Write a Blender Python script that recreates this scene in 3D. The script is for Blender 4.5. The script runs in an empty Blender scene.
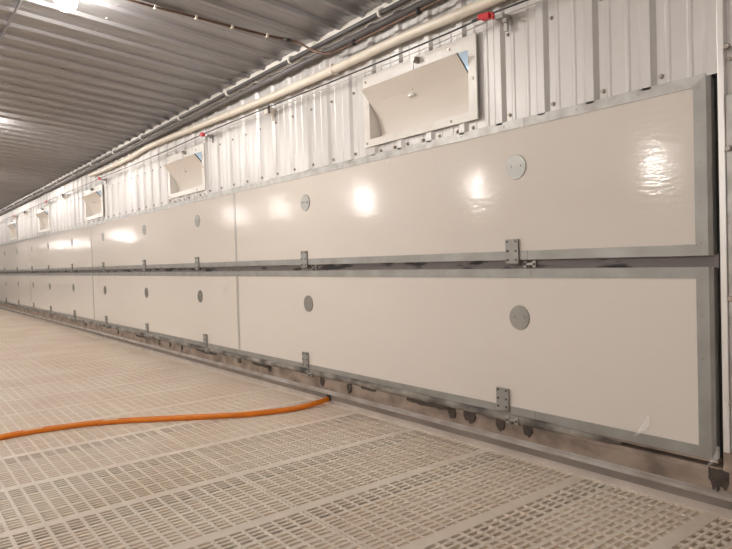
import bpy, bmesh, math, random
from mathutils import Vector, Matrix
random.seed(7)
S = bpy.context.scene
COL = S.collection
E = 1.06                       # eye height above the slatted floor; most heights below are given from eye level

# ---------------------------------------------------------------- camera
cam_d = bpy.data.cameras.new('camera')
cam_d.sensor_width = 36.0
cam_d.lens = 36.0 * 619.4 / 732.0
cam_d.clip_start = 0.02
cam_d.clip_end = 300
cam = bpy.data.objects.new('camera', cam_d)
COL.objects.link(cam)
r = Vector((0.61831518, 0.78538814, -0.02918578))
u = Vector((0.00026942, 0.03692351, 0.99931806))
f = Vector((-0.78593019, 0.61790139, -0.02261876))
M3 = Matrix((r, u, -f)).transposed()
cam.matrix_world = Matrix.Translation((0, -2.6, E)) @ M3.to_4x4()
S.camera = cam

# ---------------------------------------------------------------- world, exposure
SKY = (0.62, 0.80, 1.0)
SKY_STRENGTH = 1.3
LAMP_STRENGTH = 450.0
LAMP_COLOUR = (1.0, 0.95, 0.90)
FAR_STRENGTH = 1300.0
S.view_settings.view_transform = 'Standard'
S.view_settings.look = 'None'
S.view_settings.gamma = 1.0
S.view_settings.use_curve_mapping = False
S.view_settings.exposure = 0.0
W = bpy.data.worlds.new('world'); S.world = W
W.use_nodes = True
bg = W.node_tree.nodes['Background']
bg.inputs[0].default_value = (*SKY, 1)
bg.inputs[1].default_value = SKY_STRENGTH

# ---------------------------------------------------------------- materials
def material(name, base, rough=0.5, metal=0.0, var=None, scale=4.0, stretch=(1, 1, 1), bump=0.0, bump_scale=60.0,
             rough_var=0.0, spec=0.5, emission=None, strength=0.0, detail=5.0, lo=0.35, hi=0.7):
    m = bpy.data.materials.new(name); m.use_nodes = True
    nt = m.node_tree; p = nt.nodes['Principled BSDF']
    p.inputs['Base Color'].default_value = (*base, 1)
    p.inputs['Roughness'].default_value = rough
    p.inputs['Metallic'].default_value = metal
    p.inputs['Specular IOR Level'].default_value = spec
    tc = nt.nodes.new('ShaderNodeTexCoord')
    mp = nt.nodes.new('ShaderNodeMapping'); mp.inputs['Scale'].default_value = stretch
    nt.links.new(tc.outputs['Object'], mp.inputs['Vector'])
    if var is not None:
        n = nt.nodes.new('ShaderNodeTexNoise'); n.inputs['Scale'].default_value = scale; n.inputs['Detail'].default_value = detail
        nt.links.new(mp.outputs[0], n.inputs['Vector'])
        rmp = nt.nodes.new('ShaderNodeValToRGB')
        rmp.color_ramp.elements[0].position = lo; rmp.color_ramp.elements[1].position = hi
        rmp.color_ramp.elements[0].color = (*var, 1); rmp.color_ramp.elements[1].color = (*base, 1)
        nt.links.new(n.outputs['Fac'], rmp.inputs['Fac'])
        nt.links.new(rmp.outputs['Color'], p.inputs['Base Color'])
        if rough_var:
            mr = nt.nodes.new('ShaderNodeMapRange')
            mr.inputs['To Min'].default_value = rough + rough_var; mr.inputs['To Max'].default_value = rough - rough_var
            nt.links.new(n.outputs['Fac'], mr.inputs['Value']); nt.links.new(mr.outputs[0], p.inputs['Roughness'])
    if bump:
        n2 = nt.nodes.new('ShaderNodeTexNoise'); n2.inputs['Scale'].default_value = bump_scale; n2.inputs['Detail'].default_value = 3
        nt.links.new(mp.outputs[0], n2.inputs['Vector'])
        b = nt.nodes.new('ShaderNodeBump'); b.inputs['Strength'].default_value = bump; b.inputs['Distance'].default_value = 0.01
        nt.links.new(n2.outputs['Fac'], b.inputs['Height']); nt.links.new(b.outputs[0], p.inputs['Normal'])
    if emission:
        p.inputs['Emission Color'].default_value = (*emission, 1); p.inputs['Emission Strength'].default_value = strength
    return m

M = {}
M['frp'] = material('panel_fibreglass', (0.74, 0.69, 0.635), 0.10, 0, var=(0.71, 0.655, 0.60), scale=1.2, stretch=(0.45, 1, 1.7), bump=0.075, bump_scale=30.0, spec=0.125)
M['steel_wall'] = material('ribbed_wall_steel', (0.62, 0.60, 0.585), 0.42, 0.32, var=(0.50, 0.475, 0.455), scale=3.0, stretch=(1, 1, 0.35), rough_var=0.10, lo=0.25, hi=0.6, bump=0.05, bump_scale=9.0)
M['steel_ceiling'] = material('ribbed_ceiling_steel', (0.385, 0.378, 0.385), 0.33, 0.70, var=(0.33, 0.322, 0.33), scale=2.0, stretch=(1, 0.3, 1), rough_var=0.06)
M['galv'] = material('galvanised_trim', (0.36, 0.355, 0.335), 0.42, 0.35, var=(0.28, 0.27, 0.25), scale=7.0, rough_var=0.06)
M['galv_light'] = material('galvanised_top_trim', (0.43, 0.42, 0.40), 0.38, 0.5, var=(0.28, 0.255, 0.23), scale=11.0, rough_var=0.08, lo=0.3, hi=0.6)  # paler than galv: the top rail's reflected light is put into the colour
M['disc'] = material('galvanised_cover', (0.36, 0.342, 0.32), 0.36, 0.7, var=(0.28, 0.275, 0.255), scale=7.0)
M['batten'] = material('seam_strip_vinyl', (0.46, 0.43, 0.40), 0.35)
M['screw'] = material('screw_zinc', (0.34, 0.30, 0.26), 0.4, 0.8)
M['screw_dark'] = material('screw_dark', (0.10, 0.095, 0.09), 0.5, 0.5)
M['rubber'] = material('black_rubber', (0.012, 0.012, 0.013), 0.7)
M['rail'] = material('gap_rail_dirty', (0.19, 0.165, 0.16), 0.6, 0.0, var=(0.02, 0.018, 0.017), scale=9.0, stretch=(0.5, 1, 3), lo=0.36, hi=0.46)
M['wood'] = material('stained_timber', (0.33, 0.258, 0.205), 0.75, 0, var=(0.12, 0.088, 0.068), scale=5.0, stretch=(1, 1, 1.6), bump=0.2, bump_scale=20, lo=0.30, hi=0.60, detail=9)
M['concrete'] = material('kerb_concrete', (0.60, 0.53, 0.47), 0.8, 0, var=(0.46, 0.40, 0.35), scale=5.0, bump=0.15, bump_scale=40)
M['flash'] = material('kerb_flashing', (0.50, 0.47, 0.44), 0.5, 0.1, var=(0.33, 0.28, 0.24), scale=6.0)
M['seal'] = material('dirty_seal', (0.33, 0.30, 0.26), 0.7, 0, var=(0.05, 0.042, 0.036), scale=5.0, stretch=(1, 1, 2), lo=0.34, hi=0.62, bump=0.3, bump_scale=25)
M['slat'] = material('slat_plastic', (0.90, 0.81, 0.695), 0.5, 0, var=(0.82, 0.69, 0.57), scale=1.6, detail=8, lo=0.28, hi=0.62, bump=0.05, bump_scale=80)
M['slot_dirt'] = material('slot_dirt', (0.82, 0.69, 0.555), 0.8, 0, var=(0.64, 0.49, 0.37), scale=2.2, detail=8, lo=0.3, hi=0.6)
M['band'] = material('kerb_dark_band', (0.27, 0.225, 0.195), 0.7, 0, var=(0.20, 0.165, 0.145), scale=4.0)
M['pit'] = material('pit_concrete', (0.20, 0.16, 0.13), 0.9)
M['pvc'] = material('white_plastic', (0.78, 0.75, 0.70), 0.35, 0, var=(0.68, 0.62, 0.55), scale=9.0, lo=0.2, hi=0.5)
M['flap'] = material('flap_plastic', (0.76, 0.70, 0.64), 0.5, 0)
M['flap_edge'] = material('flap_edge_seal', (0.10, 0.095, 0.09), 0.6)
M['cream'] = material('cream_pipe', (0.80, 0.73, 0.63), 0.35, 0, var=(0.66, 0.57, 0.46), scale=6.0, lo=0.2, hi=0.5)
M['dark_pipe'] = material('dark_grey_pipe', (0.085, 0.08, 0.08), 0.45)
M['grey_pipe'] = material('grey_conduit', (0.16, 0.15, 0.15), 0.5)
M['brown_pipe'] = material('rusty_brown_pipe', (0.20, 0.115, 0.075), 0.5, 0.3, var=(0.10, 0.06, 0.045), scale=14.0)
M['clip'] = material('white_clip', (0.82, 0.80, 0.76), 0.5)
M['foam'] = material('white_closure', (0.80, 0.77, 0.72), 0.7, bump=0.3, bump_scale=30)
M['black_cable'] = material('black_cable', (0.02, 0.02, 0.022), 0.45)
M['cord'] = material('grey_cord', (0.42, 0.39, 0.36), 0.8)
M['red'] = material('red_plastic', (0.62, 0.02, 0.025), 0.4)
M['orange'] = material('orange_hose', (0.86, 0.26, 0.010), 0.32, 0, var=(0.78, 0.21, 0.01), scale=12.0)
M['orange_print'] = material('hose_print', (0.88, 0.66, 0.42), 0.4)
M['tar'] = material('dark_stain', (0.075, 0.055, 0.042), 0.75, 0, var=(0.04, 0.03, 0.024), scale=30)
M['porcelain'] = material('lamp_base', (0.8, 0.78, 0.75), 0.3)
M['bulb'] = material('lamp_bulb', (1, 1, 1), 0.4, emission=LAMP_COLOUR, strength=LAMP_STRENGTH)
M['bulb_far'] = material('lamp_bulb_centre_row', (1, 1, 1), 0.4, emission=LAMP_COLOUR, strength=FAR_STRENGTH)
M['plain_wall'] = material('plain_wall_steel', (0.62, 0.60, 0.58), 0.5, 0.2)
M['jamb'] = material('jamb_trim', (0.74, 0.71, 0.69), 0.35, 0.4)
tp = bpy.data.materials.new('clear_tape'); tp.use_nodes = True
pt = tp.node_tree.nodes['Principled BSDF']
pt.inputs['Base Color'].default_value = (1, 0.99, 0.97, 1); pt.inputs['Roughness'].default_value = 0.15
pt.inputs['Alpha'].default_value = 0.17
M['tape'] = tp

# ---------------------------------------------------------------- mesh helpers
class MB:
    def __init__(self): self.bm = bmesh.new()
    def box(self, x0, x1, y0, y1, z0, z1, mi=0):
        v = [self.bm.verts.new(c) for c in ((x0,y0,z0),(x1,y0,z0),(x1,y1,z0),(x0,y1,z0),(x0,y0,z1),(x1,y0,z1),(x1,y1,z1),(x0,y1,z1))]
        for q in ((3,2,1,0),(4,5,6,7),(0,1,5,4),(1,2,6,5),(2,3,7,6),(3,0,4,7)):
            self.bm.faces.new([v[i] for i in q]).material_index = mi
        return self
    def quad(self, pts, mi=0):
        self.bm.faces.new([self.bm.verts.new(p) for p in pts]).material_index = mi
        return self
    def prism(self, poly, x0, x1, mi=0):            # polygon in (y, z), extruded along x
        a = [self.bm.verts.new((x0, y, z)) for y, z in poly]; b = [self.bm.verts.new((x1, y, z)) for y, z in poly]
        n = len(poly)
        fs = [self.bm.faces.new(a[::-1]), self.bm.faces.new(b)]
        for i in range(n): fs.append(self.bm.faces.new((a[i], a[(i+1) % n], b[(i+1) % n], b[i])))
        for q in fs: q.material_index = mi
        return self
    def disc(self, c, axis, rad, h, seg=24, mi=0, top=1.0):      # short cylinder from c along axis, top scaled
        ax = Vector(axis).normalized(); t = ax.orthogonal().normalized(); w = ax.cross(t); c = Vector(c)
        a, b = [], []
        for i in range(seg):
            an = 2*math.pi*i/seg; d = t*math.cos(an) + w*math.sin(an)
            a.append(self.bm.verts.new(c + d*rad)); b.append(self.bm.verts.new(c + d*rad*top + ax*h))
        fs = [self.bm.faces.new(a[::-1]), self.bm.faces.new(b)]
        for i in range(seg): fs.append(self.bm.faces.new((a[i], a[(i+1) % seg], b[(i+1) % seg], b[i])))
        for q in fs: q.material_index = mi; q.smooth = False
        return self
    def tube(self, pts, rad, seg=10, mi=0, cap=True):
        pts = [Vector(p) for p in pts]; n = len(pts); rings = []
        rads = rad if isinstance(rad, (list, tuple)) else [rad]*n
        up = None
        for i, p in enumerate(pts):
            d = (pts[min(i+1, n-1)] - pts[max(i-1, 0)]).normalized()
            if up is None: up = d.orthogonal().normalized()
            up = (up - d*up.dot(d)).normalized(); w = d.cross(up)
            rings.append([self.bm.verts.new(p + (up*math.cos(2*math.pi*k/seg) + w*math.sin(2*math.pi*k/seg))*rads[i]) for k in range(seg)])
        for i in range(n-1):
            for k in range(seg):
                q = self.bm.faces.new((rings[i][k], rings[i][(k+1) % seg], rings[i+1][(k+1) % seg], rings[i+1][k])); q.smooth = True; q.material_index = mi
        if cap:
            self.bm.faces.new(rings[0][::-1]).material_index = mi; self.bm.faces.new(rings[-1]).material_index = mi
        return self
    def ball(self, c, rad, seg=12, ring=8, mi=0, sz=1.0):
        res = bmesh.ops.create_uvsphere(self.bm, u_segments=seg, v_segments=ring, radius=rad,
                                        matrix=Matrix.Translation(c) @ Matrix.Diagonal((1, 1, sz, 1)))
        for v in res['verts']:
            for q in v.link_faces: q.material_index = mi; q.smooth = True
        return self
    def build(self, name, mats, parent=None, bevel=0.0):
        me = bpy.data.meshes.new(name)
        bmesh.ops.recalc_face_normals(self.bm, faces=self.bm.faces)
        self.bm.to_mesh(me); self.bm.free()
        for m in (mats if isinstance(mats, (list, tuple)) else [mats]): me.materials.append(M[m])
        o = bpy.data.objects.new(name, me); COL.objects.link(o)
        if parent:
            o.parent = parent
            o.matrix_parent_inverse = Matrix.Translation(-parent.location)   # meshes are written in world metres
        if bevel:
            b = o.modifiers.new('bevel', 'BEVEL'); b.width = bevel; b.segments = 2; b.limit_method = 'ANGLE'
        return o

def thing(name, label, cat, loc=(0, 0, 0), group=None):
    o = bpy.data.objects.new(name, None); COL.objects.link(o); o.location = loc; o.empty_display_size = 0.1
    return tag(o, label, cat, group)
def tag(o, label, cat, group=None):
    o['label'] = label; o['category'] = cat
    if group: o['group'] = group
    return o
def structure(o, label=None, cat=None):
    o['kind'] = 'structure'
    if label: o['label'] = label
    if cat: o['category'] = cat
    return o
def smooth_path(pts, n=8):
    P = [Vector(p) for p in pts]; out = []
    for i in range(len(P)-1):
        p0, p1, p2, p3 = P[max(i-1, 0)], P[i], P[i+1], P[min(i+2, len(P)-1)]
        for k in range(n):
            t = k/n
            out.append(0.5*((2*p1) + (p2-p0)*t + (2*p0-5*p1+4*p2-p3)*t*t + (3*p1-p0-3*p2+p3)*t**3))
    out.append(P[-1]); return out

# ---------------------------------------------------------------- the barn's shell
XL, XR, YF = -62.0, 14.0, -20.0
SL = 0.09                      # ceiling rises this much per metre away from the wall
ZC = 1.605 + E
def ceil_z(y): return ZC + SL*(-y if y > -10 else 20 + y)
PITCH, PH = 0.265, -1.07
def profile(x0, x1, big, small, base=.040, top=.020):
    """points (x, height) of a ribbed sheet between x0 and x1"""
    pts = []
    k0 = math.floor((x0-PH)/PITCH) - 1; k1 = math.ceil((x1-PH)/PITCH) + 1
    for k in range(k0, k1+1):
        c = PH + k*PITCH
        pts += [(c-base, 0), (c-top, big), (c+top, big), (c+base, 0)]
        for o in (.088, .177): pts += [(c+o-.013, 0), (c+o-.006, small), (c+o+.006, small), (c+o+.013, 0)]
    return [(x, h) for x, h in pts if x0 < x < x1]

INLETS = [-2.765 - 3.57*i for i in range(6)]
HOLE_W, HZ0, HZ1 = 0.437, 0.80, 1.140
def ribbed_wall(bm, x0, x1, z0, z1, holes=()):
    pr = [(x0, 0.0)] + profile(x0, x1, .017, .0035) + [(x1, 0.0)]
    xs = dict()
    for h in holes:
        for xe in (h-HOLE_W, h+HOLE_W):
            for i in range(len(pr)-1):
                if pr[i][0] < xe < pr[i+1][0]:
                    t = (xe-pr[i][0])/(pr[i+1][0]-pr[i][0]); pr.insert(i+1, (xe, pr[i][1]+(pr[i+1][1]-pr[i][1])*t)); break
    zs = [z0, HZ0+E, HZ1+E, z1] if holes else [z0, z1]
    grid = [[bm.verts.new((x, 0.012-h, z)) for z in zs] for x, h in pr]
    for i in range(len(pr)-1):
        mid = (pr[i][0]+pr[i+1][0])/2
        for j in range(len(zs)-1):
            if holes and j == 1 and any(abs(mid-h) < HOLE_W for h in holes): continue
            bm.faces.new((grid[i][j], grid[i+1][j], grid[i+1][j+1], grid[i][j+1]))
wb = MB()
ribbed_wall(wb.bm, -25.05, -1.045, 0.690+E, ZC+.03, INLETS)
ribbed_wall(wb.bm, XL, -25.05, 0.0, ZC+.03)
ribbed_wall(wb.bm, -1.045, XR, 0.12, ZC+.03)
# roofing screws: one at the foot of every rib and some higher up
k = 0
for i in range(-3, 92):
    c = PH - i*PITCH
    if c < -24.9: break
    if not any(abs(c + .055 - h) < .5 for h in INLETS) and c < -1.0:
        wb.disc((c+.058, .012, .735+E), (0, -1, 0), .0115, .004, 10, 1).disc((c+.058, .008, .735+E), (0, -1, 0), .008, .007, 6, 1)
    if not any(abs(c + .055 - h) < .62 for h in INLETS) and c < -1.0:
        wb.disc((c+.058, .012, 1.15+E), (0, -1, 0), .010, .004, 10, 1).disc((c+.058, .008, 1.15+E), (0, -1, 0), .007, .006, 6, 1)
for h in INLETS:
    for t in (-.36, -.22, -.10, .04, .18, .32, .44):
        wb.disc((h+t, .012, .715+E), (0, -1, 0), .014, .005, 10, 1).disc((h+t, .007, .715+E), (0, -1, 0), .009, .008, 6, 1)
structure(wb.build('wall_back', ['steel_wall', 'screw']), 'ribbed bare metal wall above the long white panels', 'wall')

cl = MB()
def ribbed_ceiling(bm, x0, x1, rows):
    pr = [(x0, 0.0)] + profile(x0, x1, .022, .0025, .027, .011) + [(x1, 0.0)]
    g = [[bm.verts.new((x, y, ceil_z(y)-h)) for y in rows] for x, h in pr]
    for i in range(len(pr)-1):
        for j in range(len(rows)-1): bm.faces.new((g[i][j], g[i+1][j], g[i+1][j+1], g[i][j+1]))
ribbed_ceiling(cl.bm, XL, XR, [.06, -10.0, -20.06])
for i in range(0, 40):
    c = PH - i*PITCH + .05
    for y in (-1.3, -2.5):
        cl.disc((c, y, ceil_z(y)+.002), (0, 0, -1), .010, .008, 8, 1)
structure(cl.build('ceiling', ['steel_ceiling', 'screw']), 'ribbed grey metal ceiling', 'ceiling')
structure(MB().box(XL, XR, YF-.1, YF, -.4, ZC).build('wall_front', 'plain_wall'))
for nm, x in (('wall_left', XL-.1), ('wall_right', XR)):
    m = MB(); n = [m.bm.verts.new(p) for p in ((x, YF, -.4), (x, .1, -.4), (x, .1, ZC), (x, -10, ZC+.93), (x, YF, ZC))]
    n2 = [m.bm.verts.new(v.co+Vector((.1, 0, 0))) for v in n]
    m.bm.faces.new(n); m.bm.faces.new(n2[::-1])
    for i in range(5): m.bm.faces.new((n[i], n[(i+1) % 5], n2[(i+1) % 5], n2[i]))
    structure(m.build(nm, 'plain_wall'))

# slatted plastic floor: every slot is a real opening over the pit
fl = MB()
FX0, FX1, FY0, FY1 = -22.0, 2.2, -4.88, 0.008
BAR, BW = 0.586, 0.062
SLOT, THIN, WIDE = 0.0200, 0.0115, 0.0220
x = -1.10 - BAR*36
while x < FX1:
    x0 = x - BW/2
    fl.box(x0, x0+BW, FY0, FY1, -.045, 0)
    cx = x0 + BW
    for g in range(4):
        for s in range(4):
            cx += SLOT
            if g == 3 and s == 3: break
            w = WIDE if s == 3 else THIN
            first = (g == 0)
            fl.box(cx, cx+w, FY0, FY1, -.010 if first and s < 3 else -.032, 0)
            cx += w
        if g == 0: sx = cx - WIDE
    fl.box(sx, x0+BAR, FY0, FY1, -.030, -.0035 if x < -3.7 else -.0055, 1)
    if x >= -4.3: fl.box(x0+BW, sx, FY0, FY1, -.050, -.034, 1)
    if x < -4.3: fl.box(x0+BW, sx, FY0, FY1, -.012, -.0035, 1)
    x += BAR
FX0 = -1.10 - BAR*36 - BW/2
CP = (1.22-.036)/18
for row in range(4):
    ys = FY1 - .008 - 1.22*(row+1)
    if row < 4:
        fl.box(FX0, FX1, ys-.018, ys-.002, -.040, -.0008).box(FX0, FX1, ys+.002, ys+.018, -.040, -.0008)
    for kx in range(1, 18):
        yy = ys + .018 + kx*CP
        fl.box(FX0, FX1, yy-.0075, yy+.0075, -.012, -.0008)
fl.box(FX0, FX1, -.012, FY1, -.04, -.0008)
fl.box(XL, FX0, YF, .008, -.045, 0).box(FX0, XR, YF, FY0, -.045, 0).box(FX1, XR, FY0, .008, -.045, 0)
structure(fl.build('floor', ['slat', 'slot_dirt']), 'beige plastic slatted floor', 'floor')
structure(MB().box(XL, XR, YF, .3, -.46, -.40).build('ground', 'pit'))

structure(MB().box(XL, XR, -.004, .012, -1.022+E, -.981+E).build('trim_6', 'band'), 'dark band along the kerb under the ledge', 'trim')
# kerb: lower step, flashing ledge, timber plank
structure(MB().box(XL, XR, .008, .14, -.42, -.955+E).build('baseboard_lower', 'concrete'), 'pale concrete kerb at the foot of the wall', 'kerb')
structure(MB().prism([(.008, -.981+E), (-.024, -.981+E), (-.024, -.966+E), (-.008, -.955+E), (.008, -.955+E)], XL, XR).build('trim_1', 'flash'), 'grey metal ledge on the kerb', 'trim')
pk = MB().box(XL, -1.048, -.008, .14, -.955+E, -.868+E)
pk.prism([(-.014, -.884+E), (-.004, -.866+E), (.03, -.866+E), (.03, -.884+E)], XL, -1.048)
pk.box(-1.048, XR, -.012, .14, -.955+E, -.795+E)
plank = structure(pk.build('baseboard_back', 'wood'), 'brown stained timber plank under the lower panels', 'plank')
def drip(x, w, h, top=-.872, seed=0):
    rnd = random.Random(seed); m = MB(); n = 9; a, b = [], []
    for i in range(n+1):
        t = i/n; xx = x - w/2 + w*t
        d = h*(0.55 + 0.45*math.sin(math.pi*t)**.5)*rnd.uniform(.72, 1.1)
        a.append((xx, top+rnd.uniform(-.002, .004))); b.append((xx, top-d))
    for i in range(n):
        c = [(a[i][0], a[i][1]), (a[i+1][0], a[i+1][1]), b[i+1], b[i]]
        m.quad([(px, -.0165, pz+E) for px, pz in c])
    bmesh.ops.remove_doubles(m.bm, verts=m.bm.verts, dist=1e-6)
    ex = bmesh.ops.extrude_face_region(m.bm, geom=m.bm.faces[:])
    for v in ex['geom']:
        if isinstance(v, bmesh.types.BMVert): v.co.y += .012
    m.build('dark_stain', 'tar', plank)
for i, (x, w, h) in enumerate(((-2.165, .055, .062), (-1.985, .055, .058), (-2.52, .055, .062), (-2.385, .085, .060), (-3.52, .05, .066), (-3.86, .05, .060),
                               (-4.66, .05, .055), (-5.22, .06, .050), (-6.6, .04, .06), (-6.95, .04, .05), (-7.3, .04, .06), (-8.9, .05, .055), (-10.6, .06, .05))):
    drip(x, w, h, seed=i)
for i, (x, w, h) in enumerate(((-2.72, .38, .026), (-4.80, .34, .028), (-5.95, .50, .026), (-7.9, .5, .024), (-3.3, .16, .014))):
    drip(x, w, h, -.872, 20+i)
drip(-1.066, .075, .085, -.872, 40)
structure(MB().box(-25.05, -1.0, .13, .16, 0, .72+E).build('wall_light_blocker', 'rubber'))  # black sheet added behind the doors to keep outside light out
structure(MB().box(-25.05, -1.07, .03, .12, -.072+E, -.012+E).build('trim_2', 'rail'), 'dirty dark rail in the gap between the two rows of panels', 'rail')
jb = MB().box(-1.047, -1.022, -.016, .13, -.795+E, ZC).box(-1.022, XR, -.010, .011, -.795+E, .60+E, 2)
jb2 = MB().box(-1.085, -1.030, .0135, .13, .685+E, .75+E).box(-1.074, -1.030, .034, .13, -.85+E, .74+E)  # short upper box added to stop sky light leaking in at the corner
for z in (.78, .39, -.19, -.60): jb.disc((-1.010, -.008, z+E), (0, -1, 0), .012, .016, 8, 1)
structure(jb.build('trim_3', ['jamb', 'screw', 'galv_light'], bevel=.003), 'pale metal edge strip beside the black gap', 'trim')
structure(jb2.build('trim_4', 'rubber'), 'black gap at the end of the panels', 'trim')
# white closure strip where the ceiling ribs meet the wall
structure(MB().box(XL, XR, -.050, .010, 1.560+E, 1.612+E).build('trim_5', 'foam'), 'white strip under the ceiling edge', 'trim')

# ---------------------------------------------------------------- the two long doors
SEAMS = [-1.09, -5.235, -10.15, -15.20, -20.1, -25.0]
DISCS = [-2.03, -4.035, -6.085, -7.715, -9.51, -11.375, -13.24, -14.89, -16.7, -18.5, -20.9, -22.8]
HU = [-2.06, -4.062, -6.114, -7.738, -9.52, -11.39, -13.26, -14.91, -16.72, -18.52, -20.92, -22.8]
HL = [-2.146, -4.09, -5.975, -7.72, -9.48, -11.35, -13.2, -14.88, -16.7, -18.5, -20.9, -22.8]
TW = .046
def bracket(parent, x, z0, z1):
    h = MB().box(x-.041, x+.041, -.015, -.004, z0+E, z1+E).build('hinge', 'galv', parent, bevel=.0015)
    s = MB()
    for dx in (-.027, .027):
        for t in (.12, .5, .9): s.disc((x+dx, -.015, z0+(z1-z0)*t+E), (0, -1, 0), .0062, .004, 8)
    s.build('screw', 'screw_dark', h)
    MB().tube([(x-.041, -.008, z0-.002+E), (x+.041, -.008, z0-.002+E)], .008, 8).build('hinge_pin', 'galv', h)
    return h
def tie(parent, x, z, y0):
    m = MB().box(x-.038, x-.018, y0-.012, y0, z-.018+E, z+.018+E).box(x+.018, x+.038, y0-.012, y0, z-.018+E, z+.018+E)
    m.box(x-.018, x+.018, y0-.012, y0, z-.004+E, z+.006+E)
    m.disc((x-.028, y0-.012, z+E), (0, -1, 0), .006, .005, 8, 1).disc((x+.028, y0-.012, z+E), (0, -1, 0), .006, .005, 8, 1)
    m.disc((x, y0-.006, z-.012+E), (0, -1, 0), .007, .006, 8, 1)
    m.build('latch_plate', ['galv_light', 'screw_dark'], parent)
def long_door(label, zt, zb, top_mat, disc_z, hinges, hz0, hz1, rail_joints):
    t = thing('ventilation_door', label, 'insulated door panel', (-1.06, 0, zb+E), 'long insulated doors')
    # insulated core behind the face
    MB().box(-25.0, -1.080, .010, .078, zb+.006+E, zt-.006+E).build('insulated_core', 'galv', t)
    for i in range(5):
        MB().box(SEAMS[i+1], SEAMS[i], .000, .010, zb+.012+E, zt-.012+E).build('face_sheet', 'frp', t)
    for i in range(1, 5):
        MB().box(SEAMS[i]-.017, SEAMS[i]+.017, -.004, .001, zb+TW+E, zt-TW+E).build('seam_strip', 'batten', t, bevel=.0012)
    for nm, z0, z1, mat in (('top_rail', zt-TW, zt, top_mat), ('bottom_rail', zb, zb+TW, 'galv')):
        js = [-25.0] + rail_joints + [None]
        for a, b in zip(js[:-1], js[1:]):
            m = MB()
            if b is None:        # the last length is mitred into the side rail
                za, zi = (z1, z0) if nm == 'top_rail' else (z0, z1)
                P = [(a+.002, z0), (-1.090 if z0 == za else -1.143, z0), (-1.090 if z1 == za else -1.143, z1), (a+.002, z1)]
                fa = [m.bm.verts.new((px, -.005, pz+E)) for px, pz in P]; fb = [m.bm.verts.new((px, .004, pz+E)) for px, pz in P]
                m.bm.faces.new(fa); m.bm.faces.new(fb[::-1])
                for i in range(4): m.bm.faces.new((fa[i], fa[(i+1) % 4], fb[(i+1) % 4], fb[i]))
            else:
                m.box(a+.002, b, -.005, .004, z0+E, z1+E)
            m.box(a+.002, (b or -1.080), .004, .078, (z1-.006 if nm == 'top_rail' else z0)+E, (z1 if nm == 'top_rail' else z0+.006)+E)
            x = a + .3
            while x < (b or -1.15):
                m.disc((x, -.005, (z0+z1)/2+E), (0, -1, 0), .0045, .0020, 8, 1); x += .30
            m.build(nm, [mat, 'screw'], t)
    # side rail with a folded return
    m = MB()
    P = [(-1.143, zb+TW+.001), (-1.094, zb+.003), (-1.094, zt-.003), (-1.143, zt-TW-.001)]
    fa = [m.bm.verts.new((px, -.0055, pz+E)) for px, pz in P]; fb = [m.bm.verts.new((px, .004, pz+E)) for px, pz in P]
    m.bm.faces.new(fa); m.bm.faces.new(fb[::-1])
    for i in range(4): m.bm.faces.new((fa[i], fa[(i+1) % 4], fb[(i+1) % 4], fb[i]))
    poly = [(-1.094, -.0055), (-1.079, .004), (-1.077, .026), (-1.083, .026), (-1.094, .004)]
    fa = [m.bm.verts.new((px, py, zb+.003+E)) for px, py in poly]; fb = [m.bm.verts.new((px, py, zt-.003+E)) for px, py in poly]
    m.bm.faces.new(fa); m.bm.faces.new(fb[::-1])
    for i in range(5): m.bm.faces.new((fa[i], fa[(i+1) % 5], fb[(i+1) % 5], fb[i]))
    for q in (.07, .3, .52, .75, .93): m.disc((-1.125, -.0055, zb+(zt-zb)*q+E), (0, -1, 0), .0055, .0025, 8, 1)
    m.build('side_rail', ['galv', 'screw'], t)
    for x in DISCS:
        d = MB().disc((x, .0, disc_z+E), (0, -1, 0), .064, .005, 36, 0, .97).build('cover_disc', 'disc', t)
        s = MB()
        for dx in (-.030, .030): s.disc((x+dx, -.005, disc_z+.004+E), (0, -1, 0), .0055, .004, 10)
        s.build('screw', 'screw', d)
    for x in hinges: bracket(t, x, hz0, hz1)
    return t
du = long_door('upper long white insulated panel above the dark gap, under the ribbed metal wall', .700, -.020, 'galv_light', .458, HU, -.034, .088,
               [-20.1, -15.2, -10.3, -5.4, -1.97])
dl = long_door('lower long white insulated panel between the dark gap and the timber kerb', -.066, -.838, 'galv', -.320, HL, -.812, -.700,
               [-20.1, -15.2, -10.3, -5.4, -1.95])
for x in HU[:8]: tie(du, x+.085, -.043, .030)
for x in HL[:8]: tie(dl, x+.075, -.858, -.020)
# dirty bulb seal under the lower door, thinning out to the right
pts, rads = [], []
x = -25.0
rnd = random.Random(3)
while x < -1.38:
    k = min(1, max(.25, (-1.30-x)/.5))
    pts.append((x, -.001+rnd.uniform(-.002, .002), -.852+.004*math.sin(x*1.3)+E)); rads.append(0.0225*k*rnd.uniform(.92, 1.08)); x += .12
MB().tube(pts, rads, 10).build('bulb_seal', 'seal', dl)
MB().prism([(-.006, -.838+E), (-.006, -.848+E), (.01, -.852+E), (.07, -.852+E), (.07, -.838+E)], -25, -1.07).build('sill_lip', 'wood', dl)

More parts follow.
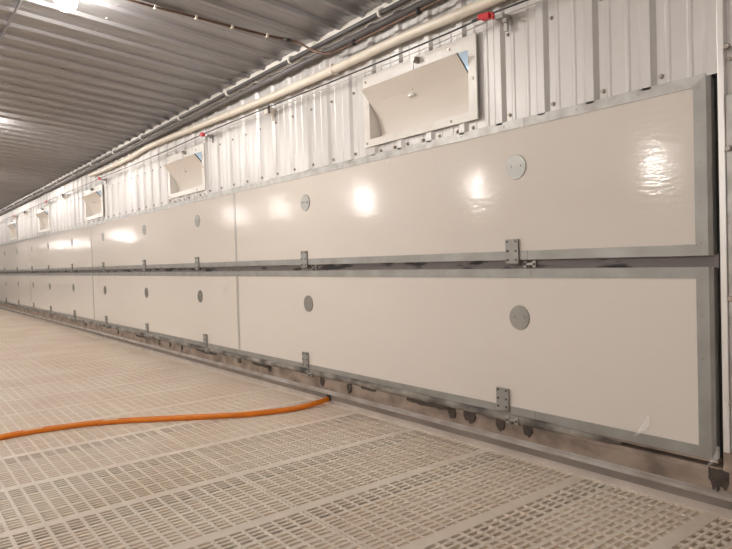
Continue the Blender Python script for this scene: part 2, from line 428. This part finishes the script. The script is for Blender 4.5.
# ---------------------------------------------------------------- wall air inlets with curved flaps
ORD = ['first and largest wall air inlet, nearest the right, curved white flap leaning in', 'second wall air inlet along from the right, curved flap below the cream pipe',
       'third wall air inlet from the right, small, left of the end of the cream pipe', 'fourth wall air inlet from the right, narrow in the distance',
       'fifth wall air inlet from the right, a thin sliver at the far left', 'sixth wall air inlet, beyond the far left one']
def inlet(h, label):
    t = thing('air_inlet', label, 'air inlet', (h, .012, .76+E), 'wall air inlets')
    fr = MB()
    xo, zo0, zo1 = .497, .752, 1.216
    y0, y1 = -.015, -.0055
    fr.box(h-xo, h-HOLE_W, y0, y1, zo0+E, zo1+E).box(h+HOLE_W, h+xo, y0, y1, zo0+E, zo1+E)
    fr.box(h-HOLE_W, h+HOLE_W, y0, y1, zo0+E, HZ0+E).box(h-HOLE_W, h+HOLE_W, y0, y1, HZ1+E, zo1+E)
    sc = fr
    for dx in (-.467, .30):
        for z in (.775, 1.180): sc.disc((h+dx, y0, z+E), (0, -1, 0), .008, .005, 8, 1)
    sc.disc((h+.467, y0, .98+E), (0, -1, 0), .008, .005, 8, 1)
    fr.build('frame', ['pvc', 'screw'], t)
    bx = MB(); d = .20; th = .012
    bx.box(h-HOLE_W-th, h-HOLE_W, y1, d, HZ0-th+E, HZ1+th+E).box(h+HOLE_W, h+HOLE_W+th, y1, d, HZ0-th+E, HZ1+th+E)
    bx.box(h-HOLE_W, h+HOLE_W, y1, d, HZ0-th+E, HZ0+E).box(h-HOLE_W, h+HOLE_W, y1, d, HZ1+E, HZ1+th+E)
    bx.build('housing', 'pvc', t)
    # curved flap: upright at the hinge, curling into the room at the tip
    fx0, fx1 = h-HOLE_W+.003, h+HOLE_W-.020
    prof = [(p.y, p.z) for p in smooth_path([(0, .080, .812), (0, .079, .845), (0, .067, .900), (0, .041, .960), (0, -.006, 1.030), (0, -.083, 1.112)], 3)][:15] + [(-.083, 1.112)]
    prof = prof[:14] + [prof[-1]]
    th = .012
    fp = MB(); ring = []
    outer = prof; inner = []
    for i, (y, z) in enumerate(prof):
        a = prof[max(i-1, 0)]; b = prof[min(i+1, 14)]; ty, tz = b[0]-a[0], b[1]-a[1]; L = math.hypot(ty, tz)
        inner.append((y + tz/L*th, z - ty/L*th))
    loop = outer + inner[::-1]
    A = [fp.bm.verts.new((fx0, y, z+E)) for y, z in loop]; B = [fp.bm.verts.new((fx1, y, z+E)) for y, z in loop]
    n = len(loop)
    for i in range(n):
        q = fp.bm.faces.new((A[i], A[(i+1) % n], B[(i+1) % n], B[i]))
    for i in range(14):
        for V in (A, B):
            fp.bm.faces.new((V[i], V[i+1], V[n-2-i], V[n-1-i])).material_index = 1
    fo = fp.build('flap', ['flap', 'flap_edge'], t)
    yt, zt = prof[11]
    hk = MB().box(h-.07, h-.02, yt-.018, yt+.002, zt-.008+E, zt+.008+E).disc((h-.035, yt-.012, zt+E), (0, -1, 0), .008, .014, 8)
    hk.build('flap_hook', 'clip', fo)
    # small pulley on the frame and the cord from it to the flap
    pl = MB().box(h+.035, h+.055, -.050, y0, 1.170+E, 1.205+E).disc((h+.045, -.050, 1.188+E), (0, -1, 0), .014, .012, 12)
    pl.build('pulley', 'screw', fo)
    MB().tube([(h+.045, -.056, 1.178+E), (h-.02, yt-.020, zt+.02+E)], .0022, 6).build('lift_cord', 'cord', fo)
    return t
for h, lb in zip(INLETS[:6], ORD): inlet(h, lb)

# ---------------------------------------------------------------- cable that works the flaps
cb = thing('control_cable', 'thin black control cable strung along the metal wall over the air inlets', 'cable', (-1.2, -.05, 1.29+E))
CZ = [(2.0, 1.10), (-1.86, 1.238), (-2.16, 1.243), (-2.55, 1.239), (-3.4, 1.244), (-4.32, 1.257), (-5.60, 1.268), (-6.66, 1.261), (-7.75, 1.262), (-9.14, 1.277), (-9.8, 1.272), (-12.5, 1.277), (-24.0, 1.275)]
def cable_z(x):
    for (xa, za), (xb, zb) in zip(CZ[:-1], CZ[1:]):
        if xb <= x <= xa: return za + (zb-za)*(x-xa)/(xb-xa)
    return 1.27
pts = [(p.x, -.084, p.z + E) for p in smooth_path([(a, 0, c) for a, c in CZ], 6)]
MB().tube(pts, .0052, 8).build('cable', 'black_cable', cb)
pts2 = [(p[0], p[1]+.014, p[2]-.024) for p in pts]
MB().tube(pts2, .0028, 6).build('cord', 'cord', cb)
for i in range(6):
    x = -2.13 - 3.57*i; z = cable_z(x) + E
    c = MB().box(x-.024, x+.024, -.098, -.070, z-.017, z+.015)
    c.tube([(x+.020, -.084, z+.010), (x+.046, -.084, z-.004), (x+.038, -.084, z-.026)], .008, 6)
    c.box(x-.055, x-.020, -.091, -.077, z-.004, z+.024)
    c.build('clip', 'red', cb, bevel=.006)
    b = MB().box(x+.045, x+.10, -.080, -.009, z-.032, z-.012).disc((x+.09, -.045, z-.040), (0, -1, 0), .014, .012, 10).box(x+.062, x+.082, -.024, -.009, z-.085, z-.030)
    b.build('cord_bracket', 'galv_light', cb)
for i in (0, 2, 3, 4):
    x = -4.47 - 3.57*i; z = cable_z(x) + E
    b = MB().box(x-.020, x+.030, -.078, -.010, z-.040, z+.012).box(x+.0, x+.016, -.026, -.009, z-.095, z-.035).tube([(x+.045, -.07, z+.018), (x+.045, -.07, z-.045)], .010, 8, 1)
    b.build('pulley_bracket', ['cream', 'screw_dark'], cb, bevel=.003)

# ---------------------------------------------------------------- pipes along the top of the wall
wp = thing('water_pipe', 'thick cream plastic pipe running along the top of the metal wall', 'pipe', (-1.5, -.06, 1.345+E))
pts = [(2.0, 0, 1.315), (-1.0, 0, 1.318), (-2.17, 0, 1.335), (-2.85, 0, 1.350), (-3.6, 0, 1.344), (-4.45, 0, 1.350), (-5.57, 0, 1.376), (-6.48, 0, 1.400), (-7.28, 0, 1.416),
       (-7.7, 0, 1.404), (-8.1, 0, 1.386), (-8.94, 0, 1.386), (-9.5, 0, 1.396), (-9.9, 0, 1.404)]
MB().tube(smooth_path([(a, -.042, c+E) for a, b, c in pts], 5), .029, 16).build('pipe', 'cream', wp)
for x, z in ((-3.55, 1.344), (-6.1, 1.390), (-8.5, 1.384), (-1.75, 1.328)):
    MB().box(x-.012, x+.012, -.074, -.009, z-.036+E, z+.036+E).build('pipe_strap', 'cream', wp, bevel=.006)
cp = thing('conduit', 'dark pipe under the ceiling edge, held by white hooks', 'pipe', (-1.5, -.07, 1.545+E))
MB().tube([(XL+.1, -.080, 1.538+E), (-30, -.080, 1.538+E), (-12, -.080, 1.536+E), (-6, -.080, 1.540+E), (3, -.080, 1.538+E)], .0165, 12).build('pipe', 'dark_pipe', cp)
for x in (-1.9, -2.979, -4.052, -5.131, -6.254, -7.434, -8.55, -9.65, -10.75, -11.85, -12.95, -14.05, -15.2, -16.3, -17.4, -18.5):
    m = MB(); rr = .022
    P = [(x, -.080 + rr*math.cos(a), 1.538 + rr*math.sin(a) + E) for a in [math.radians(q) for q in range(70, 320, 25)]]
    m.tube([(x, -.066, 1.571+E)] + P, .0105, 8)
    m.build('hook', 'clip', cp)
c2 = MB().tube([(XL+.1, -.050, 1.487+E), (-20, -.050, 1.487+E), (3, -.050, 1.487+E)], .021, 12).build('conduit', 'grey_pipe')
tag(c2, 'grey conduit lying against the wall just below the dark hooked pipe', 'pipe')
# brown pipe: over the ceiling, then down and along the wall
bp = thing('brown_pipe', 'thin rusty brown pipe crossing the ceiling and bending along the wall', 'pipe', (-3.84, -.1, 1.57+E))
P = [(-4.05, -2.2), (-4.0, -1.5), (-3.961, -1.144), (-3.921, -.886), (-3.888, -.643), (-3.845, -.398), (-3.81, -.256)]
path = [(x, y, ceil_z(y)-.042) for x, y in P] + [(-3.77, -.19, 1.568+E), (-3.68, -.130, 1.500+E), (-3.56, -.100, 1.447+E), (-3.46, -.095, 1.430+E), (-3.2, -.095, 1.428+E), (-2.6, -.095, 1.432+E), (-1.6, -.095, 1.432+E), (1.5, -.095, 1.43+E)]
MB().tube(smooth_path(path, 6), .0085, 8).build('pipe', 'brown_pipe', bp)
for x, y in P[1:6]:
    z = ceil_z(y)
    MB().box(x-.013, x+.013, y-.008, y+.008, z-.054, z-.0285).build('clip', 'cream', bp, bevel=.003)
MB().tube([(-3.815, -.285, ceil_z(-.28)-.044), (-3.80, -.235, ceil_z(-.235)-.044)], .015, 10).build('coupling', 'screw_dark', bp)
for x in (-3.24, -2.62):
    MB().ball((x, -.097, 1.432+E), .019, 10, 8).build('black_fitting', 'rubber', bp)
lc = MB().tube([(-40, -1.82, ceil_z(-1.82)-.036), (-4, -1.82, ceil_z(-1.82)-.036), (6, -1.82, ceil_z(-1.82)-.036)], .0085, 8).build('ceiling_cable', 'grey_pipe')
tag(lc, 'straight dark cable crossing the ceiling ribs at the top left corner', 'cable')

# ---------------------------------------------------------------- lamps
def lamp(x, y, drop, label, group, bulb='bulb', rad=.062):
    t = thing('ceiling_lamp', label, 'lamp', (x, y, ceil_z(y)), group)
    zc = ceil_z(y)
    MB().disc((x, y, zc-.004), (0, 0, -1), .055, .02, 20, 0, .85).tube([(x, y, zc-.02), (x, y, zc-drop+.05)], .02 if drop < .3 else .008, 10).disc((x, y, zc-drop+.075), (0, 0, -1), .028, .03, 16, 0, 1.1).build('lamp_holder', 'porcelain', t)
    MB().ball((x, y, zc-drop), rad, 32, 20).build('bulb', bulb, t)
lamp(-4.085, -1.645, .125, 'glowing round lamp on the ribbed ceiling at the top edge', 'lamps on the near ceiling')
for x in (-8.1, -11.9, -15.7, -19.5, -23.3, 3.6):
    lamp(x, -1.645, .125, 'ceiling lamp further along the near row, beyond the frame', 'lamps on the near ceiling', rad=.056)
for x, rad in ((3.4, .085), (-1.45, .085), (-6.3, .085), (-11.15, .085), (-16.0, .085), (-21.4, .05), (-25.2, .05), (-41.7, .045), (-53.2, .035), (-59.4, .035)):
    lamp(x, -10.0, {-6.3: .72, -11.15: .64, -16.0: .50, -21.4: .36, -25.2: .34}.get(x, .40), 'hanging lamp of the centre row behind the viewer', 'lamps of the centre row', 'bulb_far', rad)

# ---------------------------------------------------------------- hose and small things
hp = [(-3.72, .10, .030), (-3.80, .02, .036), (-3.792, -.10, .028), (-3.787, -.26, .020), (-3.81, -.41, .0195), (-3.873, -.613, .0195), (-3.977, -.788, .0195), (-4.054, -.904, .0195), (-4.186, -1.103, .0195), (-4.323, -1.316, .0195),
      (-4.408, -1.488, .0195), (-4.459, -1.698, .0195), (-4.48, -1.888, .0195), (-4.465, -2.041, .0195), (-4.40, -2.35, .0195), (-4.25, -2.8, .0195), (-3.9, -3.3, .0195)]
hs = thing('hose', 'bright orange hose lying across the slatted floor into the kerb', 'hose', (-3.8, 0, 0))
hpts = smooth_path(hp, 8)
MB().tube(hpts, .019, 14).build('hose_tube', 'orange', hs)
for a, b in ((74, 79), (92, 98)):
    m = MB(); pr = [p + Vector((.008, -.003, .0120)) for p in hpts[a:b]]
    m.tube(pr, .0062, 6); m.build('printed_mark', 'orange_print', hs)
ho = MB().disc((-3.79, .000, .054), (0, -1, 0), .030, .0055, 20).build('hose_hole', 'rubber')
tag(ho, 'dark round hole in the concrete kerb where the orange hose ends', 'hole')
def tape(label, pts, seed, y0=.008):
    rnd = random.Random(seed); m = MB()
    vs = [[], []]
    for (x, z, w) in pts:
        for k, s in ((0, -1), (1, 1)):
            vs[k].append((x + s*w*.5 + rnd.uniform(-.004, .004), -y0 - rnd.uniform(0, .012), z + s*w*.25 + E))
    for i in range(len(pts)-1):
        m.quad([vs[0][i], vs[1][i], vs[1][i+1], vs[0][i+1]])
    bmesh.ops.remove_doubles(m.bm, verts=m.bm.verts, dist=1e-6)
    o = m.build('tape_scrap', 'tape'); so = o.modifiers.new('thick', 'SOLIDIFY'); so.thickness = .0012
    return tag(o, label, 'tape')
tape('crumpled clear tape scrap stuck low on the lower panel near its bottom right corner', [(-1.40, -.80, .03), (-1.375, -.775, .05), (-1.36, -.74, .03), (-1.35, -.70, .012)], 1)
tape('frayed clear tape scrap at the bottom right end of the lower panel', [(-1.10, -.86, .03), (-1.082, -.835, .035), (-1.07, -.80, .016), (-1.065, -.775, .008)], 2)
tape('shiny clear tape scrap at the top of the lower panel by a seam', [(-5.53, -.29, .03), (-5.47, -.21, .055), (-5.42, -.155, .05), (-5.38, -.118, .03)], 4)
tape('clear tape scrap hanging over the bottom rail of the lower panel', [(-5.66, -.90, .03), (-5.61, -.86, .045), (-5.57, -.82, .03), (-5.55, -.79, .012)], 5, .030)
tape('tiny clear tape scrap high on the upper panel below the first air inlet', [(-3.035, .600, .014), (-3.03, .625, .016), (-3.03, .650, .012)], 6)
